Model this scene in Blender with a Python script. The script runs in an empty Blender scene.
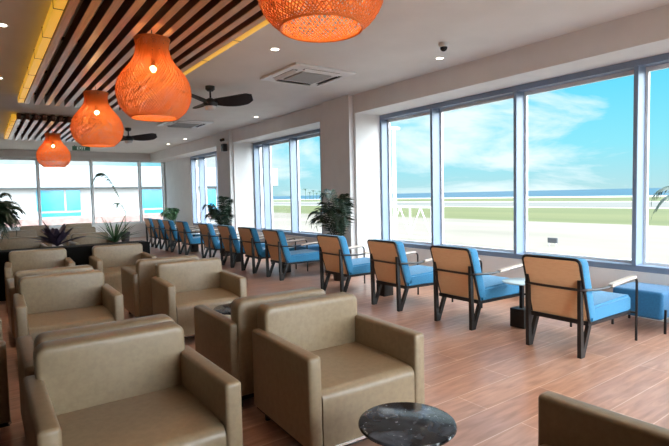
import bpy, bmesh, math, random
from mathutils import Vector, Matrix
random.seed(7)
PI = math.pi
S = bpy.context.scene
COL = S.collection

# ------------------------------------------------------------------ materials
def mat(name, col=(.5,.5,.5), rough=.5, metal=0., spec=.5, emit=None, estr=1., sheen=0.):
    m = bpy.data.materials.new(name); m.use_nodes = True
    b = m.node_tree.nodes['Principled BSDF']
    b.inputs['Base Color'].default_value = (*col, 1)
    b.inputs['Roughness'].default_value = rough
    b.inputs['Metallic'].default_value = metal
    b.inputs['Specular IOR Level'].default_value = spec
    if sheen: b.inputs['Sheen Weight'].default_value = sheen
    if emit:
        b.inputs['Emission Color'].default_value = (*emit, 1)
        b.inputs['Emission Strength'].default_value = estr
    return m
def nodes(m): return m.node_tree.nodes, m.node_tree.links, m.node_tree.nodes['Principled BSDF']
def noise_var(m, c1, c2, scale=8, detail=4, bump=0., bscale=None, stretch=(1,1,1), lo=.35, hi=.65):
    N, L, b = nodes(m)
    tc = N.new('ShaderNodeTexCoord'); mp = N.new('ShaderNodeMapping'); mp.inputs['Scale'].default_value = stretch
    nt = N.new('ShaderNodeTexNoise'); nt.inputs['Scale'].default_value = scale; nt.inputs['Detail'].default_value = detail
    cr = N.new('ShaderNodeValToRGB')
    cr.color_ramp.elements[0].color = (*c1, 1); cr.color_ramp.elements[1].color = (*c2, 1)
    cr.color_ramp.elements[0].position = lo; cr.color_ramp.elements[1].position = hi
    L.new(tc.outputs['Object'], mp.inputs['Vector']); L.new(mp.outputs[0], nt.inputs['Vector'])
    L.new(nt.outputs['Fac'], cr.inputs[0]); L.new(cr.outputs[0], b.inputs['Base Color'])
    if bump:
        n2 = N.new('ShaderNodeTexNoise'); n2.inputs['Scale'].default_value = bscale or scale*6
        L.new(mp.outputs[0], n2.inputs['Vector'])
        bp = N.new('ShaderNodeBump'); bp.inputs['Strength'].default_value = bump; bp.inputs['Distance'].default_value = .002
        L.new(n2.outputs['Fac'], bp.inputs['Height']); L.new(bp.outputs[0], b.inputs['Normal'])
    return m

M = {}
M['plaster'] = noise_var(mat('plaster', rough=.75), (.74,.72,.71), (.78,.76,.745), 3, bump=.05, bscale=60)
M['ceiling'] = noise_var(mat('ceiling_paint', rough=.8), (.78,.76,.73), (.82,.80,.77), 2)
M['unseen_dark'] = mat('dark_unseen_wall', (.035,.025,.02), .5)
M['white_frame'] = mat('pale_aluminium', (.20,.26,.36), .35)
M['white_gloss'] = mat('white_gloss', (.8,.8,.8), .35)
M['white_fan'] = mat('opal_plastic', (.8,.8,.82), .3)
M['black_metal'] = mat('black_metal', (.008,.008,.01), .35)
M['black_wood'] = mat('black_wood', (.008,.007,.007), .4)
M['black_fan'] = mat('black_fan', (.012,.013,.018), .4)
M['chrome'] = mat('brushed_steel', (.7,.7,.72), .22, 1.)
M['leather'] = noise_var(mat('taupe_leather', rough=.38, spec=.6), (.225,.160,.094), (.262,.19,.113), 30, bump=.25, bscale=260)
M['blue_fabric'] = noise_var(mat('blue_fabric', rough=.7, sheen=.2), (.008,.16,.33), (.012,.20,.39), 60, bump=.5, bscale=500)
M['navy_fabric'] = noise_var(mat('deep_blue_fabric', rough=.7, sheen=.2), (.003,.10,.24), (.006,.13,.28), 60, bump=.5, bscale=500)
M['panel'] = noise_var(mat('tan_back_panel', rough=.55), (.82,.50,.28), (.86,.55,.31), 14, stretch=(1,1,6))
M['armpad'] = mat('pale_arm_pad', (.62,.52,.44), .45)
M['slat'] = noise_var(mat('slat_timber_lit_face', rough=.33), (.58,.29,.10), (.70,.39,.14), 5, stretch=(14,.6,14))
M['slat_shaded'] = mat('slat_timber_shaded_side', (.11,.035,.016), .5)  # same slats, sides coloured darker to carry their shade
M['slat_gap'] = mat('slat_backing', (.30,.24,.2), .8)
M['led'] = mat('led_profile', (.6,.4,.12), .5, emit=(.85,.43,.03), estr=.5)
M['clip'] = mat('dark_clip', (.03,.02,.015), .5)
M['bulb'] = mat('bulb_glow', (1,.9,.7), .3, emit=(1,.75,.38), estr=40)
M['down'] = mat('downlight_glow', (1,1,.9), .3, emit=(1,.88,.7), estr=9)
M['cord'] = mat('cord', (.02,.015,.01), .6)
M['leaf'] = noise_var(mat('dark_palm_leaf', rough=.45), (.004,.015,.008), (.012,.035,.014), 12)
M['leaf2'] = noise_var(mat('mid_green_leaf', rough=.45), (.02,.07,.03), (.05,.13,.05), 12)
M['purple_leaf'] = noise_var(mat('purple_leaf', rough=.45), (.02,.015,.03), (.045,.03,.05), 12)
M['planter'] = mat('matte_black_box', (.006,.006,.006), .9, spec=.1)
M['pot'] = mat('dark_pot', (.02,.02,.022), .4)
M['soil'] = mat('soil', (.02,.012,.008), .9)
M['dark_lens'] = mat('dark_dome', (.01,.01,.012), .08)
M['exit_green'] = mat('exit_panel', (.02,.06,.045), .4, emit=(.02,.08,.05), estr=.3)
M['exit_white'] = mat('exit_letters', (.8,.85,.8), .4, emit=(.6,.65,.62), estr=.3)
M['grille'] = mat('grey_grille', (.42,.42,.42), .5)
M['slot'] = mat('dark_slot', (.05,.05,.055), .6)

# rattan: thin strands letting light through
m = mat('rattan', (.78,.30,.075), .5); N, L, b = nodes(m)
tr = N.new('ShaderNodeBsdfTranslucent'); tr.inputs['Color'].default_value = (1,.45,.12,1)
mx = N.new('ShaderNodeMixShader'); mx.inputs[0].default_value = .3
out = N['Material Output']; L.new(b.outputs[0], mx.inputs[1]); L.new(tr.outputs[0], mx.inputs[2]); L.new(mx.outputs[0], out.inputs[0])
M['rattan'] = m

# window glass
m = bpy.data.materials.new('window_glass'); m.use_nodes = True; N = m.node_tree.nodes; L = m.node_tree.links
N.remove(N['Principled BSDF'])
t = N.new('ShaderNodeBsdfTransparent'); t.inputs[0].default_value = (.97,.985,.98,1)
g = N.new('ShaderNodeBsdfGlossy'); g.inputs['Roughness'].default_value = .02
lw = N.new('ShaderNodeLayerWeight'); lw.inputs[0].default_value = .5
fr = N.new('ShaderNodeMath'); fr.operation = 'POWER'; fr.inputs[1].default_value = 6.; L.new(lw.outputs['Facing'], fr.inputs[0])
mx = N.new('ShaderNodeMixShader'); L.new(fr.outputs[0], mx.inputs[0]); L.new(t.outputs[0], mx.inputs[1]); L.new(g.outputs[0], mx.inputs[2])
L.new(mx.outputs[0], N['Material Output'].inputs[0]); M['glass'] = m
# cyan glazed windows of the far building
M['cyan_glass'] = noise_var(mat('cyan_glass', rough=.15), (.0,.20,.36), (.02,.34,.48), .6, stretch=(1,1,.3))
M['white_wall_out'] = mat('white_render', (.34,.34,.34), .8)
M['grey_roof'] = mat('pale_grey_roof', (.19,.215,.23), .7)
M['pink_strip'] = noise_var(mat('pink_gravel', rough=.9), (.17,.10,.09), (.24,.15,.135), 2)
M['disc_glass'] = mat('pale_table_top', (.55,.68,.72), .12)

# marble
m = mat('black_marble', (.01,.012,.02), .12); N, L, b = nodes(m)
tc = N.new('ShaderNodeTexCoord')
n1 = N.new('ShaderNodeTexNoise'); n1.inputs['Scale'].default_value = 7; n1.inputs['Detail'].default_value = 8; n1.inputs['Distortion'].default_value = .8
cr = N.new('ShaderNodeValToRGB'); e = cr.color_ramp.elements
e[0].position = .45; e[0].color = (.006,.008,.012,1); e[1].position = .85; e[1].color = (.14,.18,.24,1)
n2 = N.new('ShaderNodeTexNoise'); n2.inputs['Scale'].default_value = 26; n2.inputs['Detail'].default_value = 5; n2.inputs['Distortion'].default_value = 1.5
c2 = N.new('ShaderNodeValToRGB'); e = c2.color_ramp.elements; e[0].position = .66; e[0].color = (0,0,0,1); e[1].position = .72; e[1].color = (1,1,1,1)
mr = N.new('ShaderNodeMixRGB'); mr.inputs['Color2'].default_value = (.5,.55,.6,1)
L.new(tc.outputs['Object'], n1.inputs['Vector']); L.new(tc.outputs['Object'], n2.inputs['Vector'])
L.new(n1.outputs['Fac'], cr.inputs[0]); L.new(n2.outputs['Fac'], c2.inputs[0]); L.new(c2.outputs[0], mr.inputs[0])
L.new(cr.outputs[0], mr.inputs['Color1']); L.new(mr.outputs[0], b.inputs['Base Color']); M['marble'] = m

# plank floor
m = mat('plank_floor', rough=.3); N, L, b = nodes(m)
tc = N.new('ShaderNodeTexCoord')
br = N.new('ShaderNodeTexBrick'); br.offset = .37; br.offset_frequency = 2
br.inputs['Color1'].default_value = (.52,.30,.205,1); br.inputs['Color2'].default_value = (.43,.245,.18,1)
br.inputs['Mortar'].default_value = (.66,.46,.36,1); br.inputs['Scale'].default_value = 1
br.inputs['Mortar Size'].default_value = .004; br.inputs['Brick Width'].default_value = 1.7; br.inputs['Row Height'].default_value = .262
br.inputs['Bias'].default_value = .0
mp = N.new('ShaderNodeMapping'); mp.inputs['Scale'].default_value = (1.2,9,1)
n1 = N.new('ShaderNodeTexNoise'); n1.inputs['Scale'].default_value = 2.6; n1.inputs['Detail'].default_value = 7; n1.inputs['Distortion'].default_value = .6
cr = N.new('ShaderNodeValToRGB'); e = cr.color_ramp.elements; e[0].position = .3; e[0].color = (.62,.56,.52,1); e[1].position = .7; e[1].color = (1.12,1.08,1.05,1)
mu = N.new('ShaderNodeMixRGB'); mu.blend_type = 'MULTIPLY'; mu.inputs[0].default_value = .8
n3 = N.new('ShaderNodeTexNoise'); n3.inputs['Scale'].default_value = .9; n3.inputs['Detail'].default_value = 2
cr3 = N.new('ShaderNodeValToRGB'); e = cr3.color_ramp.elements; e[0].position = .35; e[0].color = (1.08,.95,.82,1); e[1].position = .65; e[1].color = (.92,1.0,1.14,1)
mu2 = N.new('ShaderNodeMixRGB'); mu2.blend_type = 'MULTIPLY'; mu2.inputs[0].default_value = .7
L.new(tc.outputs['Object'], br.inputs['Vector']); L.new(tc.outputs['Object'], mp.inputs['Vector']); L.new(mp.outputs[0], n1.inputs['Vector'])
L.new(tc.outputs['Object'], n3.inputs['Vector']); L.new(n3.outputs['Fac'], cr3.inputs[0])
L.new(n1.outputs['Fac'], cr.inputs[0]); L.new(br.outputs['Color'], mu.inputs['Color1']); L.new(cr.outputs[0], mu.inputs['Color2'])
L.new(mu.outputs[0], mu2.inputs['Color1']); L.new(cr3.outputs[0], mu2.inputs['Color2']); L.new(mu2.outputs[0], b.inputs['Base Color'])
bp = N.new('ShaderNodeBump'); bp.inputs['Strength'].default_value = .15; bp.inputs['Distance'].default_value = .002; bp.invert = True
L.new(br.outputs['Fac'], bp.inputs['Height']); L.new(bp.outputs[0], b.inputs['Normal']); M['floor'] = m

# outdoor grounds
M['apron'] = noise_var(mat('apron_concrete', rough=.9), (.108,.090,.069), (.155,.132,.104), .08, 6, stretch=(1,.35,1))
M['grass'] = noise_var(mat('mown_grass', rough=.9), (.042,.052,.006), (.068,.069,.014), .05, 8, stretch=(1,.15,1))
M['runway'] = noise_var(mat('runway_asphalt', rough=.9), (.075,.07,.062), (.10,.093,.082), .03, 5, stretch=(1,.1,1))
M['sand'] = noise_var(mat('beach_sand', rough=.9), (.23,.21,.18), (.29,.27,.23), .03, 5, stretch=(1,.1,1))
M['sea'] = noise_var(mat('sea_water', rough=.45), (.001,.03,.055), (.003,.045,.08), .004, 5, stretch=(1,.1,1))
M['paint_white'] = mat('white_road_paint', (.38,.37,.35), .7)
M['tree'] = noise_var(mat('shore_tree', rough=.8), (.02,.06,.05), (.05,.11,.08), .5)

# ------------------------------------------------------------------ mesh helpers
def mesh_obj(name, bm, material, parent=None, smooth=True, loc=None):
    me = bpy.data.meshes.new(name); bm.normal_update(); bm.to_mesh(me); bm.free()
    if smooth:
        for p in me.polygons: p.use_smooth = True
        try: me.set_sharp_from_angle(angle=math.radians(35))
        except Exception: pass
    me.materials.append(M[material] if isinstance(material, str) else material)
    o = bpy.data.objects.new(name, me); COL.objects.link(o)
    if parent: o.parent = parent
    if loc: o.location = loc
    return o
def rbox(bm, x0, x1, y0, y1, z0, z1, r=0., seg=3, mtx=None):
    t = bmesh.new(); bmesh.ops.create_cube(t, size=1)
    for v in t.verts:
        v.co = Vector(((x0+x1)/2+v.co.x*(x1-x0), (y0+y1)/2+v.co.y*(y1-y0), (z0+z1)/2+v.co.z*(z1-z0)))
    if r: bmesh.ops.bevel(t, geom=t.edges[:], offset=r, segments=seg, profile=.5, affect='EDGES')
    if mtx: t.transform(mtx)
    append(bm, t)
def append(bm, t):
    me = bpy.data.meshes.new('tmp'); t.to_mesh(me); t.free(); bm.from_mesh(me); bpy.data.meshes.remove(me)
def tube(bm, pts, r, sides=8, closed=False, rr=None):
    pts = [Vector(p) for p in pts]; n = len(pts); rings = []
    prev = None
    for i, p in enumerate(pts):
        if closed: d = pts[(i+1) % n]-pts[i-1]
        else: d = pts[min(i+1, n-1)]-pts[max(i-1, 0)]
        d.normalize()
        u = prev if prev else (Vector((0,0,1)) if abs(d.z) < .9 else Vector((1,0,0)))
        u = (u - d*u.dot(d)).normalized(); prev = u; w = d.cross(u)
        q = rr[i] if rr else r
        rings.append([bm.verts.new(p+(u*math.cos(2*PI*k/sides)+w*math.sin(2*PI*k/sides))*q) for k in range(sides)])
    m_ = n if closed else n-1
    for i in range(m_):
        a, b2 = rings[i], rings[(i+1) % n]
        for k in range(sides): bm.faces.new((a[k], a[(k+1)%sides], b2[(k+1)%sides], b2[k]))
    if not closed:
        bm.faces.new(list(reversed(rings[0]))); bm.faces.new(rings[-1])
def bar(bm, a, b2, w, h=None, up=(0,0,1), w2=None):
    """rectangular bar from a to b2, width w (sideways) and h"""
    a = Vector(a); b2 = Vector(b2); h = h or w; d = (b2-a).normalized(); up = Vector(up)
    s = d.cross(up).normalized(); u = s.cross(d)
    vs = []
    for p, k in ((a, 1), (b2, (w2/w if w2 else 1))):
        vs.append([bm.verts.new(p+s*sx*w*k/2+u*su*h*k/2) for sx, su in ((-1,-1),(1,-1),(1,1),(-1,1))])
    for k in range(4): bm.faces.new((vs[0][k], vs[0][(k+1)%4], vs[1][(k+1)%4], vs[1][k]))
    bm.faces.new(list(reversed(vs[0]))); bm.faces.new(vs[1])
    bmesh.ops.recalc_face_normals(bm, faces=bm.faces[:])
def lathe(bm, prof, seg=40, cap=True, c=(0,0,0)):
    rings = []
    for r, z in prof:
        rings.append([bm.verts.new((c[0]+r*math.cos(2*PI*k/seg), c[1]+r*math.sin(2*PI*k/seg), c[2]+z)) for k in range(seg)])
    for i in range(len(rings)-1):
        for k in range(seg): bm.faces.new((rings[i][k], rings[i][(k+1)%seg], rings[i+1][(k+1)%seg], rings[i+1][k]))
    if cap: bm.faces.new(list(reversed(rings[0]))); bm.faces.new(rings[-1])
def prism(bm, poly, axis, a, b2):
    """extrude 2D polygon along an axis ('x','y','z')"""
    def P(p, t):
        return {'x': (t, p[0], p[1]), 'y': (p[0], t, p[1]), 'z': (p[0], p[1], t)}[axis]
    A = [bm.verts.new(P(p, a)) for p in poly]; B = [bm.verts.new(P(p, b2)) for p in poly]
    n = len(poly)
    bm.faces.new(A); bm.faces.new(list(reversed(B)))
    for k in range(n): bm.faces.new((A[k], B[k], B[(k+1)%n], A[(k+1)%n]))
    bmesh.ops.recalc_face_normals(bm, faces=bm.faces[:])
def fillet(pts, r, n=4):
    """round the corners of an open 3D polyline"""
    pts = [Vector(p) for p in pts]; out = [pts[0]]
    for i in range(1, len(pts)-1):
        p = pts[i]; a = (pts[i-1]-p); c = (pts[i+1]-p); q = min(r, a.length*.45, c.length*.45)
        A = p+a.normalized()*q; C = p+c.normalized()*q
        for k in range(n+1):
            t = k/n; out.append(A*(1-t)**2+p*2*t*(1-t)+C*t*t)
    return out+[pts[-1]]
def BM(): return bmesh.new()
def tag(o, label, cat, group=None):
    o['label'] = label; o['category'] = cat
    if group: o['group'] = group
    return o
def thing(name, loc=(0,0,0), rz=0.):
    o = bpy.data.objects.new(name, None); COL.objects.link(o); o.location = loc; o.rotation_euler = (0,0,rz); o.empty_display_size = .2
    return o
def struct(o): o['kind'] = 'structure'; return o
def dup(root, loc, rz=None):
    r = root.copy(); COL.objects.link(r); r.location = loc
    if rz is not None: r.rotation_euler = (0,0,rz)
    def rec(src, dst):
        for ch in [c for c in bpy.data.objects if c.parent == src and c.name not in seen]:
            seen.add(ch.name); c = ch.copy(); COL.objects.link(c); c.parent = dst; seen.add(c.name); rec(ch, c)
    seen = set(); rec(root, r); return r

# ------------------------------------------------------------------ room shell
H = 3.3; XW = 6.2; XL = -2.2; YB = -2.6; YE = 20.3; SILL = .53; HEAD = 2.97
bm = BM(); rbox(bm, XL-.2, XW+.25, YB-.3, YE+.3, -.2, 0); struct(mesh_obj('floor', bm, 'floor', smooth=False))
bm = BM(); rbox(bm, XL-.2, XW+.25, YB-.3, YE+.3, H, H+.3); struct(mesh_obj('ceiling', bm, 'ceiling', smooth=False))
bm = BM(); rbox(bm, XL-.2, XL, YB-.3, YE+.3, 0, H); struct(mesh_obj('wall_left', bm, 'unseen_dark', smooth=False))  # unseen side, set close and dark to cut light from the left
# window wall on the right: piers, soffit, low wall, columns
bays = [(-1.7, 7.08), (8.22, 12.38), (13.34, 17.35)]
bm = BM()
rbox(bm, 5.6, XW+.2, YB-.3, YE+.3, HEAD, H)                 # soffit
edges = [YB-.3]+[v for b_ in bays for v in b_]+[YE+.3]
for i in range(0, len(edges), 2): rbox(bm, 5.6 if i < 6 else XW-.04, XW+.2, edges[i], edges[i+1], 0, HEAD)
for a, b_ in bays: rbox(bm, XW-.04, XW+.2, a, b_, 0, SILL)
for a, b_ in ((7.14, 8.0), (12.42, 13.3)): rbox(bm, 5.5, 5.6, a, b_, 0, H, .004, 1)
struct(mesh_obj('wall_right', bm, 'plaster', smooth=False))
bm = BM()
for a, b_ in bays: rbox(bm, XW-.056, XW-.04, a, b_, 0, .1, .003, 1)
for i in range(0, 6, 2): rbox(bm, 5.584, 5.6, edges[i], edges[i+1], 0, .1, .003, 1)
struct(mesh_obj('baseboard_right', bm, 'white_gloss', smooth=False))
# end wall (header, corner pier, low sill)
bm = BM()
rbox(bm, XL, 6.16, YE, YE+.3, 3.08, H); rbox(bm, XL, 6.16, YE, YE+.3, 0, .5); rbox(bm, XL, XL+.4, YE, YE+.3, .5, 3.08)
struct(mesh_obj('wall_end', bm, 'plaster', smooth=False))
# wall behind the camera, opened by a wide window
bm = BM()
rbox(bm, XL, 5.6, YB-.3, YB, 2.97, H); rbox(bm, XL, 5.6, YB-.3, YB, 0, .5); rbox(bm, XL, 1.0, YB-.3, YB, .5, 2.97); rbox(bm, 5.2, 5.6, YB-.3, YB, .5, 2.97)
struct(mesh_obj('wall_back', bm, 'plaster', smooth=False))

def window(n, axis, pos, a, b_, z0, z1, mull, mw=.05, depth=.2, fcol='white_frame'):
    """window in a plane; axis 'x' = plane at x=pos running along y"""
    w = struct(thing('window_%d' % n, (0,0,0)))
    def bx(bm, u0, u1, d0, d1, z0, z1, r=.004):
        if axis == 'x': rbox(bm, pos+d0, pos+d1, u0, u1, z0, z1, r, 1)
        else: rbox(bm, u0, u1, pos+d0, pos+d1, z0, z1, r, 1)
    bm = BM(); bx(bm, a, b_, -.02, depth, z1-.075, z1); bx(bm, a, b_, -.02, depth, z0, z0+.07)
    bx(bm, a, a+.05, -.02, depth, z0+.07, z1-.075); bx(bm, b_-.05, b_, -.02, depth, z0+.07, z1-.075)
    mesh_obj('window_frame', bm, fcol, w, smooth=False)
    for u in mull:
        bm = BM(); bx(bm, u-mw/2, u+mw/2, -.05, depth-.01, z0+.07, z1-.075); mesh_obj('mullion', bm, fcol, w, smooth=False)
    us = [a+.05]+list(mull)+[b_-.05]
    for i in range(len(us)-1):
        l = us[i]+(mw/2 if i else 0); r_ = us[i+1]-(mw/2 if i < len(us)-2 else 0)
        bm = BM()
        for q in ((l, l+.03, z0+.07, z1-.075), (r_-.03, r_, z0+.07, z1-.075), (l+.03, r_-.03, z0+.07, z0+.1), (l+.03, r_-.03, z1-.125, z1-.075)):
            bx(bm, q[0], q[1], depth-.06, depth-.02, q[2], q[3], 0)
        mesh_obj('sash', bm, 'white_gloss', w, smooth=False)
        bm = BM(); bx(bm, l+.03, r_-.03, depth-.045, depth-.037, z0+.1, z1-.125, 0); mesh_obj('pane', bm, 'glass', w, smooth=False)
window(1, 'x', XW, bays[0][0], bays[0][1], SILL, HEAD, [-.54, 1.03, 2.6, 4.17, 5.75])
window(2, 'x', XW, bays[1][0], bays[1][1], SILL, HEAD, [9.0+.03, 10.36, 11.76])
window(3, 'x', XW, bays[2][0], bays[2][1], SILL, HEAD, [14.95, 16.45])
window(4, 'y', YE, XL+.4, 6.14, .5, 3.08, [-.02, 1.72, 3.46, 5.19], mw=.05, fcol='white_gloss')
window(5, 'y', YB-.14, 1.0, 5.2, .5, 2.97, [2.4, 3.8])

# ------------------------------------------------------------------ tub armchairs
def arch_pts(w0, w1, z0, z1, r, n=5):
    """rectangle w0..w1 x z0..z1 with rounded top corners"""
    p = [(w0, z0)]
    for k in range(n+1):
        a = PI-PI/2*k/n; p.append((w0+r+r*math.cos(a), z1-r+r*math.sin(a)))
    for k in range(n+1):
        a = PI/2-PI/2*k/n; p.append((w1-r+r*math.cos(a), z1-r+r*math.sin(a)))
    return p+[(w1, z0)]
def soft_prism(poly, axis, a, b_, r=.018):
    t = BM(); prism(t, poly, axis, a, b_)
    lim = [e for e in t.edges if any(len(f.verts) > 4 for f in e.link_faces)]
    bmesh.ops.bevel(t, geom=lim, offset=r, segments=3, profile=.5, affect='EDGES', clamp_overlap=True)
    return t
AW, AD, AH, AB = .847, .794, .622, .776
def make_armchair():
    t = thing('armchair')
    for s in (-1, 1):
        bm = BM()
        x0, x1 = sorted((s*AW/2, s*(AW/2-.085)))
        poly = arch_pts(-AD/2, AD/2-.03, .1, AH, .022)
        append(bm, soft_prism(poly, 'x', x0, x1, .02)); mesh_obj('armrest', bm, 'leather', t)
    bm = BM()
    append(bm, soft_prism(arch_pts(-.372, .372, .1, AB, .055), 'y', AD/2-.15, AD/2, .024)); mesh_obj('backrest', bm, 'leather', t)
    # seat block with softly rounded front, slightly crowned
    bm = BM(); y0, y1 = -AD/2+.006, AD/2-.15; z1 = .43; r = .06
    poly = [(y0, .1), (y0, z1-r-.015)]+[(y0+r-r*math.cos(PI/2*k/6), z1-r-.01+r*math.sin(PI/2*k/6)) for k in range(1, 7)]+[(-.1, z1+.002), (y1, z1-.005), (y1, .1)]
    prism(bm, poly, 'x', -(AW/2-.085)+.003, (AW/2-.085)-.003)
    mesh_obj('seat', bm, 'leather', t)
    bm = BM(); rbox(bm, -AW/2+.03, AW/2-.03, -AD/2+.005, AD/2-.02, .07, .1)
    mesh_obj('base', bm, 'black_wood', t, smooth=False)
    bm = BM(); rbox(bm, -AW/2+.02, AW/2-.02, -AD/2-.004, -AD/2+.012, .082, .1, .003, 1)
    o = mesh_obj('base_trim', bm, 'chrome', t, smooth=False); o['label'] = 'thin bright metal strip under the seat front'
    for sx in (-1, 1):
        for sy in (-1, 1):
            bm = BM(); cx, cy = sx*(AW/2-.08), sy*(AD/2-.08)
            lathe(bm, [(.018, 0), (.022, .07)], 12, c=(cx, cy, 0)); mesh_obj('leg', bm, 'black_metal', t)
    return t
AG = 'taupe tub armchairs'
A0 = make_armchair(); used = [False]
def armchair(x, y, rz, label):
    o = A0 if not used[0] else dup(A0, (x, y, 0))
    used[0] = True; o.location = (x, y, 0); o.rotation_euler = (0,0,rz); tag(o, label, 'armchair', AG); return o
R = math.radians
armchair(.552, 2.541, 0, 'large taupe leather armchair at the bottom left, nearest one fully facing the viewer')
armchair(1.826, 2.57, R(-2.7), 'taupe leather armchair facing the viewer directly behind the black marble table')
armchair(1.582, .79, PI+R(1), 'taupe armchair cut off at the bottom right corner, only one arm in view')
armchair(.57, 3.40, PI, 'taupe armchair turned away, back against the bottom left armchair')
armchair(1.79, 3.52, PI+R(-1), 'taupe armchair turned away, back against the armchair behind the marble table')
armchair(.625, 5.236, R(-1.3), 'taupe armchair facing the viewer at the left, second row from the front')
armchair(1.926, 5.319, R(-3.7), 'taupe armchair facing the viewer in the second row, nearest the wood aisle')
armchair(.62, 6.38, PI, 'taupe armchair turned away behind the left armchair of the second row')
armchair(1.86, 6.44, PI+R(-2), 'taupe armchair turned away behind the second row armchair by the aisle')
armchair(1.761, 8.169, R(-1.5), 'grey-looking armchair facing the viewer in front of the spiky green plant')
armchair(.657, 8.272, R(-2.6), 'dim armchair facing the viewer in front of the broad-leaved dark plant')
armchair(-.31, 4.12, PI/2, 'armchair at the left picture edge, only the tip of one arm in view')
armchair(.62, 11.5, 0, 'armchair behind the black planter, at the far left beside the big palm')
armchair(1.95, 11.7, R(2), 'armchair behind the black planter, right behind the spiky green plant')
armchair(.75, 14.3, 0, 'distant pale-topped armchair at the left, beyond the big palm')
armchair(2.15, 14.4, 0, 'distant armchair beyond the planter, left of the spiky green plant')
armchair(1.3, 17.6, PI, 'distant armchair before the end windows, left one of the last row')
armchair(2.5, 17.7, PI, 'distant armchair before the end windows, right one of the last row')

# black marble tables between facing armchairs
def marble_table(x, y, label):
    t = thing('side_table', (x, y, 0))
    bm = BM(); lathe(bm, [(.215,.395), (.228,.40), (.232,.408), (.228,.416), (.215,.42)], 56); mesh_obj('table_top', bm, 'marble', t)
    bm = BM(); lathe(bm, [(.028,.012), (.028,.395)], 20); mesh_obj('pedestal', bm, 'black_metal', t)
    bm = BM(); lathe(bm, [(.16,0), (.16,.008), (.15,.012)], 40); mesh_obj('base', bm, 'black_metal', t)
    tag(t, label, 'table', 'round black marble side tables')
marble_table(1.59, 1.66, 'round black marble side table with white flecks at the bottom centre')
marble_table(2.0, 4.45, 'dark round side table half hidden in front of the second row armchair by the aisle')

# ------------------------------------------------------------------ blue lounge chairs (local +x is the front)
def make_lounge():
    t = thing('lounge_chair')
    hw = .285
    lean = lambda z: -.36-(z-.30)*.30      # x of the back panel's rear face at height z
    # tan rear panel
    def slab(z0, z1, y, th0, th1, r=.0):
        return [(lean(z0)+th0, z0), (lean(z1)+th0, z1), (lean(z1)+th1, z1), (lean(z0)+th1, z0)]
    def leaning(th0, th1, hw_, z0, z1, r, bev):
        tb = BM(); prism(tb, arch_pts(-hw_, hw_, z0, z1, r), 'x', th0, th1)
        lim = [e for e in tb.edges if any(len(f.verts) > 4 for f in e.link_faces)]
        if bev: bmesh.ops.bevel(tb, geom=lim, offset=bev, segments=3, profile=.5, affect='EDGES', clamp_overlap=True)
        for v in tb.verts: v.co.x += lean(v.co.z)
        return tb
    bm = BM(); append(bm, leaning(-.004, .02, hw-.02, .30, .872, .035, 0)); o = mesh_obj('back_panel', bm, 'panel', t); o['label'] = 'tan panel framed in dark blue'
    bm = BM()
    pts = [(lean(z)+.008, y, z) for y, z in ([(-hw+.006,.30)]+[(y_, z_) for y_, z_ in arch_pts(-hw+.006, hw-.006, .30, .885, .045)[1:-1]]+[(hw-.006,.30)])]
    tube(bm, pts, .013, 8); mesh_obj('back_piping', bm, 'black_metal', t)
    bm = BM(); append(bm, leaning(.02, .15, hw, .34, .892, .05, .03)); mesh_obj('back_cushion', bm, 'blue_fabric', t)
    # seat cushion
    bm = BM(); poly = [(-.34,.29), (.43,.29), (.45,.31), (.45,.425), (.425,.45), (.38,.455), (-.28,.44)]
    tb = BM(); prism(tb, poly, 'y', -hw, hw)
    lim = [e for e in tb.edges if any(len(f.verts) > 4 for f in e.link_faces)]
    bmesh.ops.bevel(tb, geom=lim, offset=.02, segments=3, affect='EDGES'); append(bm, tb); mesh_obj('seat_cushion', bm, 'blue_fabric', t)
    bm = BM()
    for s in (-1, 1): bar(bm, (-.37, s*(hw-.015), .29), (.44, s*(hw-.015), .278), .03, .03)
    bar(bm, (-.365, -hw, .30), (-.365, hw, .30), .035, .04); bar(bm, (.42, -hw+.02, .278), (.42, hw-.02, .278), .03, .03)
    mesh_obj('seat_frame', bm, 'black_metal', t)
    # V shaped rear legs
    for s in (-1, 1):
        bm = BM(); y = s*.255
        bar(bm, (-.455, y, 0), (-.475, y, .70), .036, .05, up=(1,0,0), w2=.03)
        bar(bm, (-.44, y, 0), (-.31, y, .30), .034, .045, up=(1,0,0), w2=.034)
        mesh_obj('rear_leg', bm, 'black_wood', t)
    # tubular hoop: round the back, forward as arms, down as front legs
    ya = .33
    path = [(.455,-ya,0), (.455,-ya,.632), (-.20,-ya,.60), (-.49,-ya+.04,.615), (-.50,0,.615), (-.49,ya-.04,.615), (-.20,ya,.60), (.455,ya,.632), (.455,ya,0)]
    bm = BM(); tube(bm, fillet(path, .07, 5), .0125, 8); mesh_obj('arm_hoop', bm, 'black_metal', t)
    for s in (-1, 1):
        bm = BM(); pp = [(-.08, s*ya, .616), (.10, s*ya, .628), (.30, s*ya, .64), (.40, s*ya, .64)]
        for i in range(3): bar(bm, pp[i], pp[i+1], .045, .024)
        mesh_obj('arm_pad', bm, 'armpad', t)
    for s in (-1, 1):
        bm = BM(); bar(bm, (.44, s*(hw-.01), .278), (.455, s*ya, .278), .02, .02); mesh_obj('side_bracket', bm, 'black_metal', t)
    return t
LG = 'blue lounge chairs facing the windows'
ly = [2.49, 3.68, 4.82, 6.05, 7.85, 8.93, 9.97, 11.15, 12.85, 14.0, 15.05, 15.95]
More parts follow.
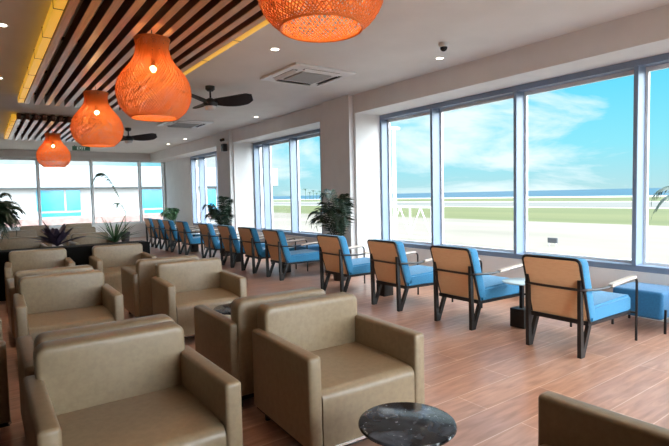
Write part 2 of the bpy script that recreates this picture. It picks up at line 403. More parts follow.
lab = ['nearest and largest blue lounge chair with tan back, the ottoman beyond it',
 'second nearest blue lounge chair with tan back, its arm before a pale round table',
 'third nearest blue lounge chair with tan back, below the leftmost pane of the big window',
 'fourth nearest blue lounge chair with tan back, just right of the tall dark palm',
 'fifth nearest blue lounge chair with tan back, just left of the tall dark palm',
 'sixth nearest blue lounge chair with tan back, another ottoman beyond it',
 'seventh nearest blue lounge chair with tan back, below the second window',
 'eighth nearest blue lounge chair, just right of the bushy palm at the second column',
 'ninth nearest blue lounge chair, just left of the bushy palm at the second column',
 'tenth nearest blue lounge chair, third from the far end of the row',
 'small blue lounge chair second from the far end of the row',
 'smallest blue lounge chair, at the far end of the window row']
base = make_lounge()
for i, y in enumerate(ly):
    o = base if i == 0 else dup(base, (0,0,0))
    o.location = (4.73, y, 0); o.rotation_euler = (0,0,R(random.uniform(-1.2, 1.2)) if i else 0)
    tag(o, lab[i], 'lounge chair', LG)

# pedestal tables between the lounge chairs
def make_ped():
    t = thing('pedestal_table')
    bm = BM(); lathe(bm, [(.195,.492), (.205,.495), (.205,.505), (.20,.508)], 48); mesh_obj('table_top', bm, 'disc_glass', t)
    bm = BM(); rbox(bm, -.02, .02, -.02, .02, .2, .487, .004, 1); mesh_obj('stem', bm, 'black_metal', t, smooth=False)
    bm = BM(); rbox(bm, -.09, .09, -.09, .09, 0, .21, .008, 2); mesh_obj('base_block', bm, 'black_wood', t)
    return t
pb = make_ped()
pn = ['between the two nearest blue chairs', 'between the third and fourth blue chairs', 'between the fifth and sixth blue chairs', 'between the seventh and eighth blue chairs', 'between the ninth and tenth blue chairs', 'between the last two blue chairs']
for i, y in enumerate([3.17, 5.44, 8.39, 10.56, 13.42, 15.5]):
    o = pb if i == 0 else dup(pb, (0,0,0)); o.location = (4.80, y, 0)
    tag(o, 'small pale-topped pedestal table '+pn[i], 'table', 'pedestal tables in the window row')

def make_ott():
    t = thing('ottoman')
    bm = BM(); rbox(bm, -.25, .25, -.25, .25, .14, .43, .035, 4); mesh_obj('cushion', bm, 'navy_fabric', t)
    for sx in (-1, 1):
        for sy in (-1, 1):
            bm = BM(); x, y = sx*.20, sy*.258
            bar(bm, (x, y, 0), (x, y, .25), .022, .014, up=(1,0,0)); mesh_obj('leg', bm, 'black_metal', t)
    return t
ob = make_ott()
for i, (x, y, l) in enumerate([(5.83, 2.33, 'square blue fabric ottoman at the right edge below the big window'), (5.72, 8.95, 'blue ottoman under the second window, before the sixth blue chair')]):
    o = ob if i == 0 else dup(ob, (0,0,0)); o.location = (x, y, 0); tag(o, l, 'ottoman', 'blue ottomans')

# ------------------------------------------------------------------ plants
def frond(bm, base, az, L_, rise, droop, leaf, n=26, w=.014, curl=.0):
    """palm frond: arching rib with paired drooping leaflets"""
    base = Vector(base); d = Vector((math.cos(az), math.sin(az), 0)); side = Vector((-d.y, d.x, 0))
    pts = []
    for k in range(n+1):
        t = k/n; pts.append(base+d*(L_*(t*.75))+Vector((0,0,rise*math.sin(t*PI*.62)/1.0-droop*t*t*t)))
    tube(bm, pts, .006, 4, rr=[.008*(1-.8*k/n) for k in range(n+1)])
    for k in range(5, n+1):
        t = k/n; l = leaf*math.sin(min(1, (t-.12)*1.15)*PI)**.6 if t < .97 else leaf*.5
        l = max(l, leaf*.25)
        tan = (pts[k]-pts[k-1]).normalized()
        for s in (-1, 1):
            dr = (side*s*.8+tan*.65+Vector((0,0,-.25-random.random()*.3))).normalized()
            p0 = pts[k]; p1 = p0+dr*l*.5; p2 = p0+dr*l+Vector((0,0,-.18*l))
            ww = tan*w
            a, b_, c_, e_, f_ = [bm.verts.new(v) for v in (p0-ww*.5, p0+ww*.5, p1+ww*.8, p1-ww*.8, p2)]
            bm.faces.new((a, b_, c_, e_)); bm.faces.new((e_, c_, f_))
def palm(name, x, y, pot_r, pot_h, specs, label, leafmat='leaf', z0=0., stem=.35, lean=False):
    t = thing(name, (x, y, z0))
    if pot_r:
        bm = BM(); lathe(bm, [(pot_r*.72, 0), (pot_r, pot_h), (pot_r*.93, pot_h), (pot_r*.9, pot_h-.04)], 28); mesh_obj('pot', bm, 'pot', t)
        bm = BM(); lathe(bm, [(pot_r*.9, pot_h-.06), (pot_r*.9, pot_h-.03)], 28); mesh_obj('soil', bm, 'soil', t)
    bm = BM()
    for k in range(5):
        a = k*1.26; tube(bm, [(.03*math.cos(a), .03*math.sin(a), max(pot_h-.05, .0)), (.05*math.cos(a), .05*math.sin(a), pot_h+stem*.66)], .012, 6)
    mesh_obj('stem', bm, leafmat, t)
    for (az, L_, rise, droop, leaf) in specs:
        if lean and math.cos(az) > -.1: L_ = min(L_, .30*(1-.55*max(0, math.cos(az)))); leaf = min(leaf, .15); droop *= .3
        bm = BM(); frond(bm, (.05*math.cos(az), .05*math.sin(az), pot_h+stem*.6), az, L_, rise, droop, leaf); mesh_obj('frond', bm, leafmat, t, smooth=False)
    return tag(t, label, 'plant')
def ring_specs(n, L_, rise, droop, leaf, jit=.25):
    return [(2*PI*k/n+random.uniform(-.3, .3), L_*random.uniform(1-jit, 1+jit), rise*random.uniform(1-jit, 1+jit), droop*random.uniform(.6, 1.3), leaf) for k in range(n)]
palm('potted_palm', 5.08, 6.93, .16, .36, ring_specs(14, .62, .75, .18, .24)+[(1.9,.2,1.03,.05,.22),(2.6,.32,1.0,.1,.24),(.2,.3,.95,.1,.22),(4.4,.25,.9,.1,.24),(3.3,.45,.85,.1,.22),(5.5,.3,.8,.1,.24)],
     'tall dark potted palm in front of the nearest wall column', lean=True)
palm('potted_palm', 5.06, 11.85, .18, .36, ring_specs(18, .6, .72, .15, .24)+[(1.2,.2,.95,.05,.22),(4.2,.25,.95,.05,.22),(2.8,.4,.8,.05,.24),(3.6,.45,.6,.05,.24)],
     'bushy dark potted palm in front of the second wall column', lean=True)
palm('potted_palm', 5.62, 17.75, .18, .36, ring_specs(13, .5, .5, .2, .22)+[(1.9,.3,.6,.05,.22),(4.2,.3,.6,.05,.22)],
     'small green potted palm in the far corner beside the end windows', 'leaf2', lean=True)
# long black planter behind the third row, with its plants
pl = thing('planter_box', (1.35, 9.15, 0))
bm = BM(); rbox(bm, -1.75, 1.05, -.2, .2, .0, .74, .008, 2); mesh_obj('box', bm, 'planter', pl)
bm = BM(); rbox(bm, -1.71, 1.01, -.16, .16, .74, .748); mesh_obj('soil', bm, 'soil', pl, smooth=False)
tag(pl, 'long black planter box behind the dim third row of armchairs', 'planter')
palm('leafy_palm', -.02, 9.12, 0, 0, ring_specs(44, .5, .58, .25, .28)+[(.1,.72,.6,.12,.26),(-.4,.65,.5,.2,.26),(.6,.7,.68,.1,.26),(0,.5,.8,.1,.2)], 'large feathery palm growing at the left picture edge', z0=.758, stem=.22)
def strap_plant(name, x, y, z, n, L_, w, label, mname, up=(.5,1.2)):
    t = thing(name, (x, y, z))
    for k in range(n):
        bm = BM(); az = 2*PI*k/n*1.618*2+random.uniform(-.2,.2); el = random.uniform(*up); l = L_*random.uniform(.7,1.1)
        d = Vector((math.cos(az)*math.cos(el), math.sin(az)*math.cos(el), math.sin(el))); s = Vector((-math.sin(az), math.cos(az), 0))
        prev = None; m_ = 8
        for i in range(m_+1):
            q = i/m_; c = d*l*q+Vector((0,0,-l*.22*q*q*math.cos(el))); ww = w*(math.sin(min(1, q*.9+.1)*PI)**.7)*.5
            up_ = Vector((0,0,ww*.35))
            row = [bm.verts.new(c-s*ww+up_), bm.verts.new(c), bm.verts.new(c+s*ww+up_)]
            if prev:
                bm.faces.new((prev[0], prev[1], row[1], row[0])); bm.faces.new((prev[1], prev[2], row[2], row[1]))
            prev = row
        mesh_obj('leaf', bm, mname, t)
    return tag(t, label, 'plant')
strap_plant('broad_leaf_plant', .99, 9.15, .76, 24, .5, .10, 'dark plant with broad pointed leaves on the black planter', 'purple_leaf', (.35,1.2))
strap_plant('spiky_plant', 1.86, 9.12, .76, 44, .58, .028, 'spiky thin-leaved green plant at the right end of the black planter', 'leaf2', (.38,1.15))
# tall single frond plant near the end windows
t = thing('tall_frond_plant', (4.15, 18.6, 0))
bm = BM(); lathe(bm, [(.13,0), (.17,.34), (.16,.34), (.155,.3)], 28); mesh_obj('pot', bm, 'pot', t)
bm = BM(); lathe(bm, [(.155,.28), (.155,.31)], 24); mesh_obj('soil', bm, 'soil', t)
bm = BM(); tube(bm, [(0,0,.3), (.02,0,.8), (.04,0,1.1)], .014, 6); mesh_obj('stem', bm, 'leaf2', t)
bm = BM(); frond(bm, (.04,0,1.05), PI-.2, 1.35, 1.55, .35, .42, n=34, w=.022); mesh_obj('frond', bm, 'leaf2', t, smooth=False)
bm = BM(); frond(bm, (.04,0,1.0), 2.3, .6, .5, .35, .3, n=24, w=.012); mesh_obj('frond', bm, 'leaf2', t, smooth=False)
tag(t, 'tall thin plant whose single long frond arches before the end windows', 'plant')

# ------------------------------------------------------------------ ceiling slat panels
def slat_panel(y0, y1, label):
    t = thing('ceiling_slat_panel', (1.475, (y0+y1)/2, H)); L_ = (y1-y0)/2; n = 11; W = 1.50
    for k in range(n):
        x = -W/2+W*k/(n-1)
        bm = BM(); rbox(bm, x-.035, x+.035, -L_, L_, -.14, -.02, .003, 1); sl = mesh_obj('slat', bm, 'slat_shaded', t, smooth=False)
        bm = BM(); rbox(bm, x-.036, x+.036, -L_-.001, L_+.001, -.148, -.14, .002, 1); mesh_obj('lit_face_strip', bm, 'slat', sl, smooth=False)  # tan strip added so the underside reads as lit
    m_ = max(3, int(2*L_/1.6))
    for k in range(m_+1):
        bm = BM(); y = -L_+.25+(2*L_-.5)*k/m_; rbox(bm, -W/2-.03, W/2+.03, y-.02, y+.02, -.03, 0); mesh_obj('hanging_batten', bm, 'black_wood', t, smooth=False)
    for s in (-1, 1):
        bm = BM(); x = s*(W/2+.085); rbox(bm, x-.04, x+.04, -L_, L_, -.14, -.05, .006, 2); o = mesh_obj('light_profile', bm, 'led', t); o['label'] = 'glowing golden light strip along the edge'
        for k in range(m_*2):
            bm = BM(); y = -L_+.4+(2*L_-.8)*k/(m_*2-1); rbox(bm, x-.044, x+.044, y-.006, y+.006, -.143, -.04)
            mesh_obj('clip', bm, 'clip', o, smooth=False)
    tag(t, label, 'ceiling panel', 'timber slat ceiling panels')
slat_panel(.9, 9.85, 'long timber slat ceiling panel with golden edge strips, the near one')
slat_panel(11.8, 15.7, 'shorter timber slat ceiling panel with golden edge strips, the far one')

# ------------------------------------------------------------------ woven pendant lamps
PROF = [(.235,.0),(.262,.02),(.305,.06),(.343,.12),(.364,.19),(.371,.26),(.362,.33),(.335,.40),(.293,.465),(.248,.52),(.208,.575),(.180,.63),(.166,.69),(.164,.74),(.176,.80)]
def prof(t):
    x = t*(len(PROF)-1); i = min(int(x), len(PROF)-2); f = x-i
    p = [PROF[max(i-1,0)], PROF[i], PROF[i+1], PROF[min(i+2,len(PROF)-1)]]
    return tuple(.5*((2*p[1][c])+(-p[0][c]+p[2][c])*f+(2*p[0][c]-5*p[1][c]+4*p[2][c]-p[3][c])*f*f+(-p[0][c]+3*p[1][c]-3*p[2][c]+p[3][c])*f**3) for c in (0,1))
def make_pendant():
    t = thing('pendant_lamp')
    bm = BM(); NS = 76; seg = 26
    for fam in (-1, 1):
        for k in range(NS):
            a0 = 2*PI*k/NS; prev = None; j = random.uniform(-.008, .008)
            for i in range(seg+1):
                q = i/seg; r, z = prof(q); a = a0+fam*(q*2.1+.02*math.sin(q*9+k))+j
                off = .0035*fam*(1 if (i+k) % 2 else -1)
                r += off; hw = .0045/r
                row = [bm.verts.new((r*math.cos(a+s*hw), r*math.sin(a+s*hw), z)) for s in (-1, 1)]
                if prev: bm.faces.new((prev[0], prev[1], row[1], row[0]))
                prev = row
    sh = mesh_obj('shade', bm, 'rattan', t)
    md = sh.modifiers.new('thick', 'SOLIDIFY'); md.thickness = .003
    bm = BM()
    for q, rr in ((0, .007), (.36, .003), (.22, .003), (.5, .003), (1, .006)):
        r, z = prof(q); tube(bm, [(r*math.cos(2*PI*k/48), r*math.sin(2*PI*k/48), z) for k in range(48)], rr, 6, closed=True)
    for k in range(8):
        a = 2*PI*k/8; tube(bm, [((prof(i/20)[0]-.006)*math.cos(a), (prof(i/20)[0]-.006)*math.sin(a), prof(i/20)[1]) for i in range(21)], .0025, 5)
    mesh_obj('hoop_frame', bm, 'rattan', sh)
    bm = BM(); tube(bm, [(0,0,.58), (0,0,.80), (0,0,1.048)], .005, 6)
    for k in range(3):
        a = 2*PI*k/3; tube(bm, [(0,0,.76), (.164*math.cos(a), .164*math.sin(a), .745)], .003, 5)
    mesh_obj('cord', bm, 'cord', t)
    bm = BM(); lathe(bm, [(.02,.53), (.022,.60)], 16); mesh_obj('socket', bm, 'cord', t)
    bm = BM(); bmesh.ops.create_uvsphere(bm, u_segments=20, v_segments=12, radius=.032, matrix=Matrix.Translation((0,0,.50))); mesh_obj('bulb', bm, 'bulb', t)
    ld = bpy.data.lights.new('bulb_light', 'POINT'); ld.energy = 9; ld.color = (1,.64,.32); ld.shadow_soft_size = .035
    lo = bpy.data.objects.new('bulb_light', ld); COL.objects.link(lo); lo.parent = t; lo.location = (0,0,.42)
    return t
p0 = make_pendant()
pl_lab = ['orange woven pendant lamp cut by the top edge, nearest and largest', 'orange woven pendant lamp second nearest, in full view at upper left',
          'orange woven pendant lamp third in the line, below the near slat panel', 'smallest and farthest orange woven pendant lamp, hanging before the end windows']
for i, y in enumerate([2.24, 5.02, 7.91, 13.17]):
    o = p0 if i == 0 else dup(p0, (0,0,0)); o.location = (1.45 if i else 1.55, y, 2.30 if i else 2.40); o.scale = (.95,)*3; o.rotation_euler = (0,0,i*.7)
    tag(o, pl_lab[i], 'pendant lamp', 'woven pendant lamps')

# ------------------------------------------------------------------ ceiling fans
def make_fan():
    t = thing('ceiling_fan')
    bm = BM(); lathe(bm, [(.045,-.08), (.075,-.05), (.075,0)], 28); mesh_obj('ceiling_mount', bm, 'black_fan', t)
    bm = BM(); tube(bm, [(0,0,-.07), (0,0,-.20)], .015, 10); mesh_obj('downrod', bm, 'black_fan', t)
    bm = BM(); lathe(bm, [(.05,-.33), (.10,-.32), (.12,-.27), (.09,-.22), (.03,-.19)], 32); mesh_obj('motor_housing', bm, 'black_fan', t)
    bm = BM(); lathe(bm, [(.03,-.405), (.08,-.385), (.10,-.34), (.10,-.325)], 32); mesh_obj('light_kit', bm, 'white_fan', t)
    for k in range(3):
        a = R(-36)+2*PI*k/3; bm = BM(); n = 14; prev = None
        for i in range(n+1):
            q = i/n; rr = .07+.61*q; w = .055+.075*math.sin(q*PI*.62)*(1 if q < .86 else max(.15, (1-q)/.14)**.6)
            ctr = .05*math.sin(q*PI*.9); tilt = -.75*(1-q*.45)
            z = -.25+.06*q*q
            row = []
            for s in (-1, 1):
                yy = ctr+s*w; row.append(Vector((rr, yy*math.cos(tilt), z+s*w*math.sin(tilt))))
            vs = [bm.verts.new(Matrix.Rotation(a, 3, 'Z') @ (v+Vector((0,0,dz)))) for dz in (.007,-.007) for v in row]
            if prev:
                for (p, q2) in ((0,1),(1,3),(3,2),(2,0)): bm.faces.new((prev[p], prev[q2], vs[q2], vs[p]))
            else: bm.faces.new((vs[0], vs[1], vs[3], vs[2]))
            prev = vs
        bm.faces.new((prev[0], prev[2], prev[3], prev[1])); bmesh.ops.recalc_face_normals(bm, faces=bm.faces[:])
        mesh_obj('blade', bm, 'black_fan', t)
    return t
f0 = make_fan()
f0.location = (3.12, 7.72, H); tag(f0, 'black ceiling fan nearer the viewer, right of the second pendant lamp', 'ceiling fan', 'black ceiling fans')
f1 = dup(f0, (3.13, 13.2, H), R(10)); tag(f1, 'farther black ceiling fan, half hidden by a pendant lamp', 'ceiling fan', 'black ceiling fans')

# cassette air conditioners
def make_ac():
    t = thing('ceiling_air_conditioner')
    bm = BM(); rbox(bm, -.52, .52, -.52, .52, -.035, 0, .012, 3); mesh_obj('fascia', bm, 'white_gloss', t)
    bm = BM(); rbox(bm, -.26, .26, -.26, .26, -.052, -.035, .004, 1)
    for k in range(12):
        v = -.23+.46*k/11; rbox(bm, -.24, .24, v-.008, v+.008, -.06, -.052)
    mesh_obj('grille', bm, 'grille', t, smooth=False)
    for k in range(4):
        bm = BM(); rot = Matrix.Rotation(k*PI/2, 4, 'Z')
        rbox(bm, -.3, .3, .345, .425, -.037, -.0345, mtx=rot); s = mesh_obj('air_slot', bm, 'slot', t, smooth=False)
        bm = BM(); rbox(bm, -.3, .3, -.03, .03, -.004, .004, .003, 1, mtx=rot @ Matrix.Translation((0,.39,-.05)) @ Matrix.Rotation(.5, 4, 'X')); mesh_obj('louvre', bm, 'white_gloss', s, smooth=False)
    return t
c0 = make_ac(); c0.location = (4.07, 6.28, H); tag(c0, 'white cassette air conditioner in the ceiling, nearest one above the blue chairs', 'air conditioner', 'ceiling air conditioners')
c1 = dup(c0, (4.09, 11.75, H)); tag(c1, 'white cassette air conditioner farther away, behind the nearer black fan', 'air conditioner', 'ceiling air conditioners')

# downlights
def make_dl():
    t = thing('downlight')
    bm = BM(); lathe(bm, [(.045,-.004), (.062,-.007), (.066,0)], 28, cap=False); mesh_obj('trim_ring', bm, 'white_gloss', t)
    bm = BM(); lathe(bm, [(.046,-.005), (.046,-.002)], 24); mesh_obj('lens', bm, 'down', t)
    ld = bpy.data.lights.new('downlight_beam', 'SPOT'); ld.energy = 52; ld.color = (1,.84,.66); ld.spot_size = R(118); ld.spot_blend = .8; ld.shadow_soft_size = .045
    lo = bpy.data.objects.new('downlight_beam', ld); COL.objects.link(lo); lo.parent = t; lo.location = (0,0,-.012)
    return t
d0 = make_dl()
dls = [(5.1, 4.6, 'round downlight by the soffit beside the dome camera'), (5.17, 10.15, 'round downlight by the soffit above the second window'), (5.17, 14.9, 'right one of two far downlights near the third window'),
       (5.15, 16.5, 'left one of two far downlights near the third window'), (3.03, 5.39, 'round downlight right of the slat panel, left of the air conditioner'),
       (.27, 6.1, 'upper downlight at the left picture edge'), (.31, 8.7, 'lower downlight at the left picture edge'),
       (3.03, -.4, None), (3.03, 2.2, None), (5.1, .6, None)]  # last three are added out of view for extra illumination
for i, (x, y, l) in enumerate(dls):
    o = d0 if i == 0 else dup(d0, (0,0,0)); o.location = (x, y, H)
    tag(o, l or 'round downlight added in the ceiling outside the picture for more light', 'downlight', 'round ceiling downlights' if l else 'added downlights outside the picture')

# dome camera, column camera + speaker, exit sign
t = thing('dome_camera', (4.64, 4.12, H))
bm = BM(); lathe(bm, [(.05,-.05), (.06,-.03), (.062,0), (.062,.004)], 28); mesh_obj('housing', bm, 'white_gloss', t)
bm = BM(); bmesh.ops.create_uvsphere(bm, u_segments=24, v_segments=12, radius=.045, matrix=Matrix.Translation((0,0,-.055))); mesh_obj('lens_dome', bm, 'dark_lens', t)
tag(t, 'small white dome security camera with black lens on the ceiling', 'security camera')
t = thing('wall_camera', (5.5, 12.62, 3.06))
bm = BM(); tube(bm, [(0,0,0), (-.06,0,0)], .035, 14); mesh_obj('bracket', bm, 'white_gloss', t)
bm = BM(); tube(bm, [(-.06,.01,0), (-.17,-.06,-.03)], .04, 14); mesh_obj('camera_body', bm, 'black_fan', t)
tag(t, 'little bullet camera high on the second column', 'security camera')
t = thing('wall_speaker', (5.5, 12.62, 2.84))
bm = BM(); rbox(bm, -.12, 0, -.08, .08, -.1, .1, .012, 2); mesh_obj('speaker_body', bm, 'black_fan', t)
bm = BM(); tube(bm, [(-.118,0,.02), (-.126,0,.02)], .05, 20); mesh_obj('speaker_cone', bm, 'dark_lens', t)
tag(t, 'small black box below the little camera on the second column', 'speaker')
t = thing('exit_sign', (2.78, 18.0, 3.2))
bm = BM(); rbox(bm, -.26, .26, -.02, .03, -.07, .07, .006, 2); mesh_obj('sign_box', bm, 'exit_green', t)
cu = bpy.data.curves.new('exit_text', 'FONT'); cu.body = 'EXIT'; cu.size = .13; cu.extrude = .002; cu.align_x = 'CENTER'; cu.align_y = 'CENTER'
to = bpy.data.objects.new('tmp_text', cu); COL.objects.link(to)
bpy.context.view_layer.update()
me = bpy.data.meshes.new_from_object(to.evaluated_get(bpy.context.evaluated_depsgraph_get())); bpy.data.objects.remove(to)
me.transform(Matrix.Rotation(PI/2, 4, 'X')); me.materials.append(M['exit_white'])
lo = bpy.data.objects.new('lettering', me); COL.objects.link(lo); lo.parent = t; lo.location = (0,-.023,0)
bm = BM(); rbox(bm, -.2, -.18, -.005, .005, .07, .1); rbox(bm, .18, .2, -.005, .005, .07, .1); mesh_obj('hanger', bm, 'black_metal', t, smooth=False)
tag(t, 'small green EXIT sign hanging from the ceiling before the end windows', 'sign')

# ------------------------------------------------------------------ outside
G = -4.0
def strip(name, x0, x1, m_, y0=-2500, y1=4000, z=G):
    bm = BM(); rbox(bm, x0, x1, y0, y1, z-1, z); o = struct(mesh_obj(name, bm, m_, smooth=False)); return o
strip('ground_apron', -60, 80, 'apron'); strip('ground_grass', 80, 150, 'grass'); strip('ground_runway', 150, 215, 'runway')
strip('ground_verge', 215, 330, 'grass'); strip('ground_beach', 330, 400, 'sand'); strip('ground_sea', 400, 14000, 'sea', -9000, 14000)
bm = BM(); rbox(bm, 146, 150.5, -600, 900, G, G+.02); rbox(bm, 214, 224, -600, 900, G, G+.02); struct(mesh_obj('ground_edge_line', bm, 'paint_white', smooth=False))
bm = BM(); rbox(bm, 31, 31.7, 6, 60, G, G+.02); rbox(bm, 26, 41, 17.3, 18.0, G, G+.02); rbox(bm, 37.5, 38.0, 10, 34, G, G+.02)
tag(mesh_obj('painted_marking', bm, 'paint_white', smooth=False), 'white stand markings painted on the apron outside the big window', 'road marking')
# lower outer wall of the building below the lounge floor
bm = BM(); rbox(bm, XL-.2, XW+.25, YB-.3, YE+.3, G, -.2); struct(mesh_obj('wall_plinth', bm, 'white_wall_out', smooth=False))
# terminal wing with cyan windows
t = thing('terminal_wing', (0, 45, G))
bm = BM(); rbox(bm, -45, 23.7, 0, 12, 0, 6.5); mesh_obj('wall', bm, 'white_wall_out', t, smooth=False)
bm = BM(); rbox(bm, -45, 24.6, -1.2, 12.5, 6.5, 8.3, .1, 2); mesh_obj('roof_band', bm, 'grey_roof', t, smooth=False)
bm = BM(); rbox(bm, 22.6, 24.0, -1.0, .0, 0, 6.5); mesh_obj('pillar', bm, 'white_wall_out', t, smooth=False)
for x0, x1 in ((3.6, 6.7), (11.4, 14.6), (17.3, 19.0), (-8, -4.5)):
    bm = BM(); rbox(bm, x0, x1, -.08, .05, 4.7, 6.35); w = mesh_obj('window', bm, 'cyan_glass', t, smooth=False)
    bm = BM(); rbox(bm, x0+(x1-x0)*.62, x0+(x1-x0)*.62+.12, -.14, -.08, 4.7, 6.35); mesh_obj('glazing_bar', bm, 'white_wall_out', w, smooth=False)
    bm = BM(); rbox(bm, x0+.3, x1, -.08, .05, 4.25, 4.55); mesh_obj('lower_window', bm, 'cyan_glass', t, smooth=False)
bm = BM(); rbox(bm, -45, 23.7, -.5, 0, 3.6, 4.12); mesh_obj('ledge', bm, 'pink_strip', t, smooth=False)
tag(t, 'white terminal wing with cyan windows seen through the end windows', 'building')
# white steel mast and truss railing outside the first window
t = thing('light_mast', (32.4, 35.1, G))
bm = BM(); lathe(bm, [(.26,0), (.26,.4), (.2,.42), (.16,11.6)], 20); mesh_obj('pole', bm, 'white_gloss', t)
bm = BM(); rbox(bm, -.7, .7, -.12, .12, 11.6, 11.85, .03, 2); mesh_obj('lamp_head', bm, 'white_gloss', t)
tag(t, 'tall white light mast outside the left pane of the big window', 'light mast')
t = thing('truss_gangway', (30, 28.1, G))
bm = BM()
for z in (1.75, 4.3): bar(bm, (0,0,z), (0,7.5,z), .12, .12)
mesh_obj('rail', bm, 'white_gloss', t, smooth=False)
bm = BM()
for k in range(4):
    y = k*2.5; bar(bm, (0,y,0 if k in (0,3) else 1.75), (0,y,4.3), .10, .10, up=(1,0,0))
mesh_obj('post', bm, 'white_gloss', t, smooth=False)
for k in range(3):
    y = k*2.5; bm = BM(); bar(bm, (0,y,1.75), (0,y+1.25,4.3), .07, .07, up=(1,0,0)); bar(bm, (0,y+1.25,4.3), (0,y+2.5,1.75), .07, .07, up=(1,0,0)); mesh_obj('brace', bm, 'white_gloss', t, smooth=False)
tag(t, 'white steel truss railing outside the left pane of the big window', 'railing')
t = thing('marker_board', (45.6, 26.7, G))
bm = BM(); rbox(bm, -.1, .1, -.5, .5, .3, .8, .02, 1); mesh_obj('board', bm, 'slot', t)
bm = BM(); rbox(bm, -.05, .05, -.4, -.32, 0, .3); rbox(bm, -.05, .05, .32, .4, 0, .3); mesh_obj('foot', bm, 'grille', t, smooth=False)
tag(t, 'tiny grey marker standing on the apron outside the big window', 'marker')
# shore palms far away
def shore_tree(x, y, h, label):
    t = thing('shore_tree', (x, y, G))
    bm = BM(); tube(bm, [(0,0,0), (.3,0,h*.5), (0,0,h*.85)], .3, 6); mesh_obj('trunk', bm, 'tree', t)
    bm = BM()
    for k in range(11):
        a = 2*PI*k/11; d = Vector((math.cos(a), math.sin(a), 0)); prev = None
        for i in range(6):
            q = i/5; c = Vector((0,0,h*.85))+d*h*.33*q+Vector((0,0,h*.2*math.sin(q*PI*.8)-h*.12*q*q)); s = Vector((-d.y,d.x,0))*h*.05*(1-q*.8)
            row = [bm.verts.new(c-s), bm.verts.new(c+s)]
            if prev: bm.faces.new((prev[0], prev[1], row[1], row[0]))
            prev = row
    mesh_obj('crown', bm, 'tree', t)
    tag(t, label, 'tree', 'trees on the shore')
for i, (y, h, l) in enumerate([(473,13,'bushiest leftmost'), (464,9,'second from the left'), (457,11,'third from the left'), (450,8,'fourth from the left'), (443,10,'fifth from the left'), (436,9,'rightmost')]):
    shore_tree(300, y, h, 'distant shore tree in the second window, %s of its row' % l)
# garden palm whose tip shows in the rightmost pane
palm('garden_palm', 9.3, 2.9, .0, 0, [(PI*.5,.95,.62,.3,.3),(PI*.62,.85,.5,.4,.3),(0,1.2,.6,.5,.4),(PI,1.0,.8,.5,.35),(-1.2,1.2,.5,.5,.4)], 'palm tip showing in the rightmost pane of the big window', 'leaf', z0=G, stem=8.35)

# ------------------------------------------------------------------ sky with added fill glow, and sun
w = bpy.data.worlds.new('sky'); S.world = w; w.use_nodes = True; N = w.node_tree.nodes; L = w.node_tree.links; bg = N['Background']
tc = N.new('ShaderNodeTexCoord'); sx = N.new('ShaderNodeSeparateXYZ'); L.new(tc.outputs['Generated'], sx.inputs[0])
g = N.new('ShaderNodeValToRGB'); e = g.color_ramp.elements
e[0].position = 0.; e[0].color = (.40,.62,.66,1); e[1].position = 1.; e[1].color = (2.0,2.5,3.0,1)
x_ = e.new(.08); x_.color = (.23,.66,.78,1); x_ = e.new(.20); x_.color = (.11,.58,.80,1); x_ = e.new(.40); x_.color = (.05,.45,.76,1); x_ = e.new(.6); x_.color = (1.2,1.8,2.3,1)  # sky overhead brightened above the visible band to light the room
L.new(sx.outputs['Z'], g.inputs[0])
mp = N.new('ShaderNodeMapping'); mp.inputs['Scale'].default_value = (1.0,1.0,3.4); mp.inputs['Location'].default_value = (.35,.1,.0)
n1 = N.new('ShaderNodeTexNoise'); n1.inputs['Scale'].default_value = 3.1; n1.inputs['Detail'].default_value = 9; n1.inputs['Roughness'].default_value = .58; n1.inputs['Distortion'].default_value = .4
cr = N.new('ShaderNodeValToRGB'); e = cr.color_ramp.elements; e[0].position = .47; e[0].color = (0,0,0,1); e[1].position = .61; e[1].color = (1,1,1,1)
mx = N.new('ShaderNodeMixRGB'); mx.inputs['Color2'].default_value = (.72,.83,.86,1)
L.new(tc.outputs['Generated'], mp.inputs[0]); L.new(mp.outputs[0], n1.inputs['Vector']); L.new(n1.outputs['Fac'], cr.inputs[0])
L.new(cr.outputs[0], mx.inputs[0]); L.new(g.outputs[0], mx.inputs['Color1'])
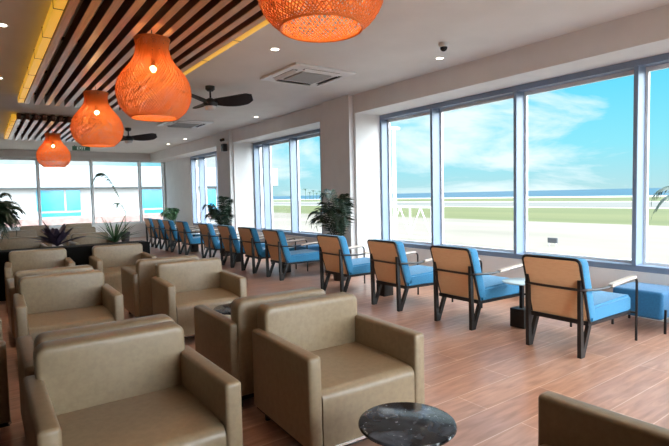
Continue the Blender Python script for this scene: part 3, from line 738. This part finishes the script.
dt = N.new('ShaderNodeVectorMath'); dt.operation = 'DOT_PRODUCT'; dt.inputs[1].default_value = Vector((.12,-.85,.45)).normalized()
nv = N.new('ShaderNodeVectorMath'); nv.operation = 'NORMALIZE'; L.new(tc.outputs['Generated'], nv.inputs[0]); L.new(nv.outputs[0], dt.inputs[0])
mr = N.new('ShaderNodeMapRange'); mr.inputs['From Min'].default_value = .25; mr.inputs['From Max'].default_value = 1.; mr.inputs['To Min'].default_value = 0.; mr.inputs['To Max'].default_value = 13.; mr.interpolation_type = 'SMOOTHSTEP'  # broad glow added behind the camera, fills the room from the front
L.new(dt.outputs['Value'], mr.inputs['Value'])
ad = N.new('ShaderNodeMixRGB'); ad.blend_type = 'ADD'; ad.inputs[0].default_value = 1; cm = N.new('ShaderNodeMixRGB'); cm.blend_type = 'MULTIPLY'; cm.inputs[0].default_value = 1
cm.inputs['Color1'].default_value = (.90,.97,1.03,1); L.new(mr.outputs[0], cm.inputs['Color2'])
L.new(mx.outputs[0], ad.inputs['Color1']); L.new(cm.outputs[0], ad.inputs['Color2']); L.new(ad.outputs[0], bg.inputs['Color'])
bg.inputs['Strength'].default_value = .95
sd = bpy.data.lights.new('sun', 'SUN'); sd.energy = .8; sd.angle = R(.6); sd.color = (1,.95,.86)
so = bpy.data.objects.new('sun', sd); COL.objects.link(so); so.rotation_euler = Vector((.62,-.02,-.78)).to_track_quat('-Z', 'Y').to_euler()

# ------------------------------------------------------------------ camera
cd = bpy.data.cameras.new('camera'); co = bpy.data.objects.new('camera', cd); COL.objects.link(co)
cd.sensor_fit = 'HORIZONTAL'; cd.sensor_width = 36; cd.lens = 492/669*36; cd.clip_start = .05; cd.clip_end = 20000
Rm = Matrix(((0.8112739697753623,0.05113509576962706,-0.582425744576556),(-0.584256557249229,0.03362353390094295,-0.810872288199212),(-0.021881985197940722,0.9981256406078238,0.057152290286726824)))
co.matrix_world = Matrix.Translation((0,0,1.5)) @ Rm.to_4x4()
S.camera = co
S.view_settings.view_transform = 'Standard'; S.view_settings.look = 'None'; S.view_settings.exposure = 0.48; S.view_settings.gamma = 1
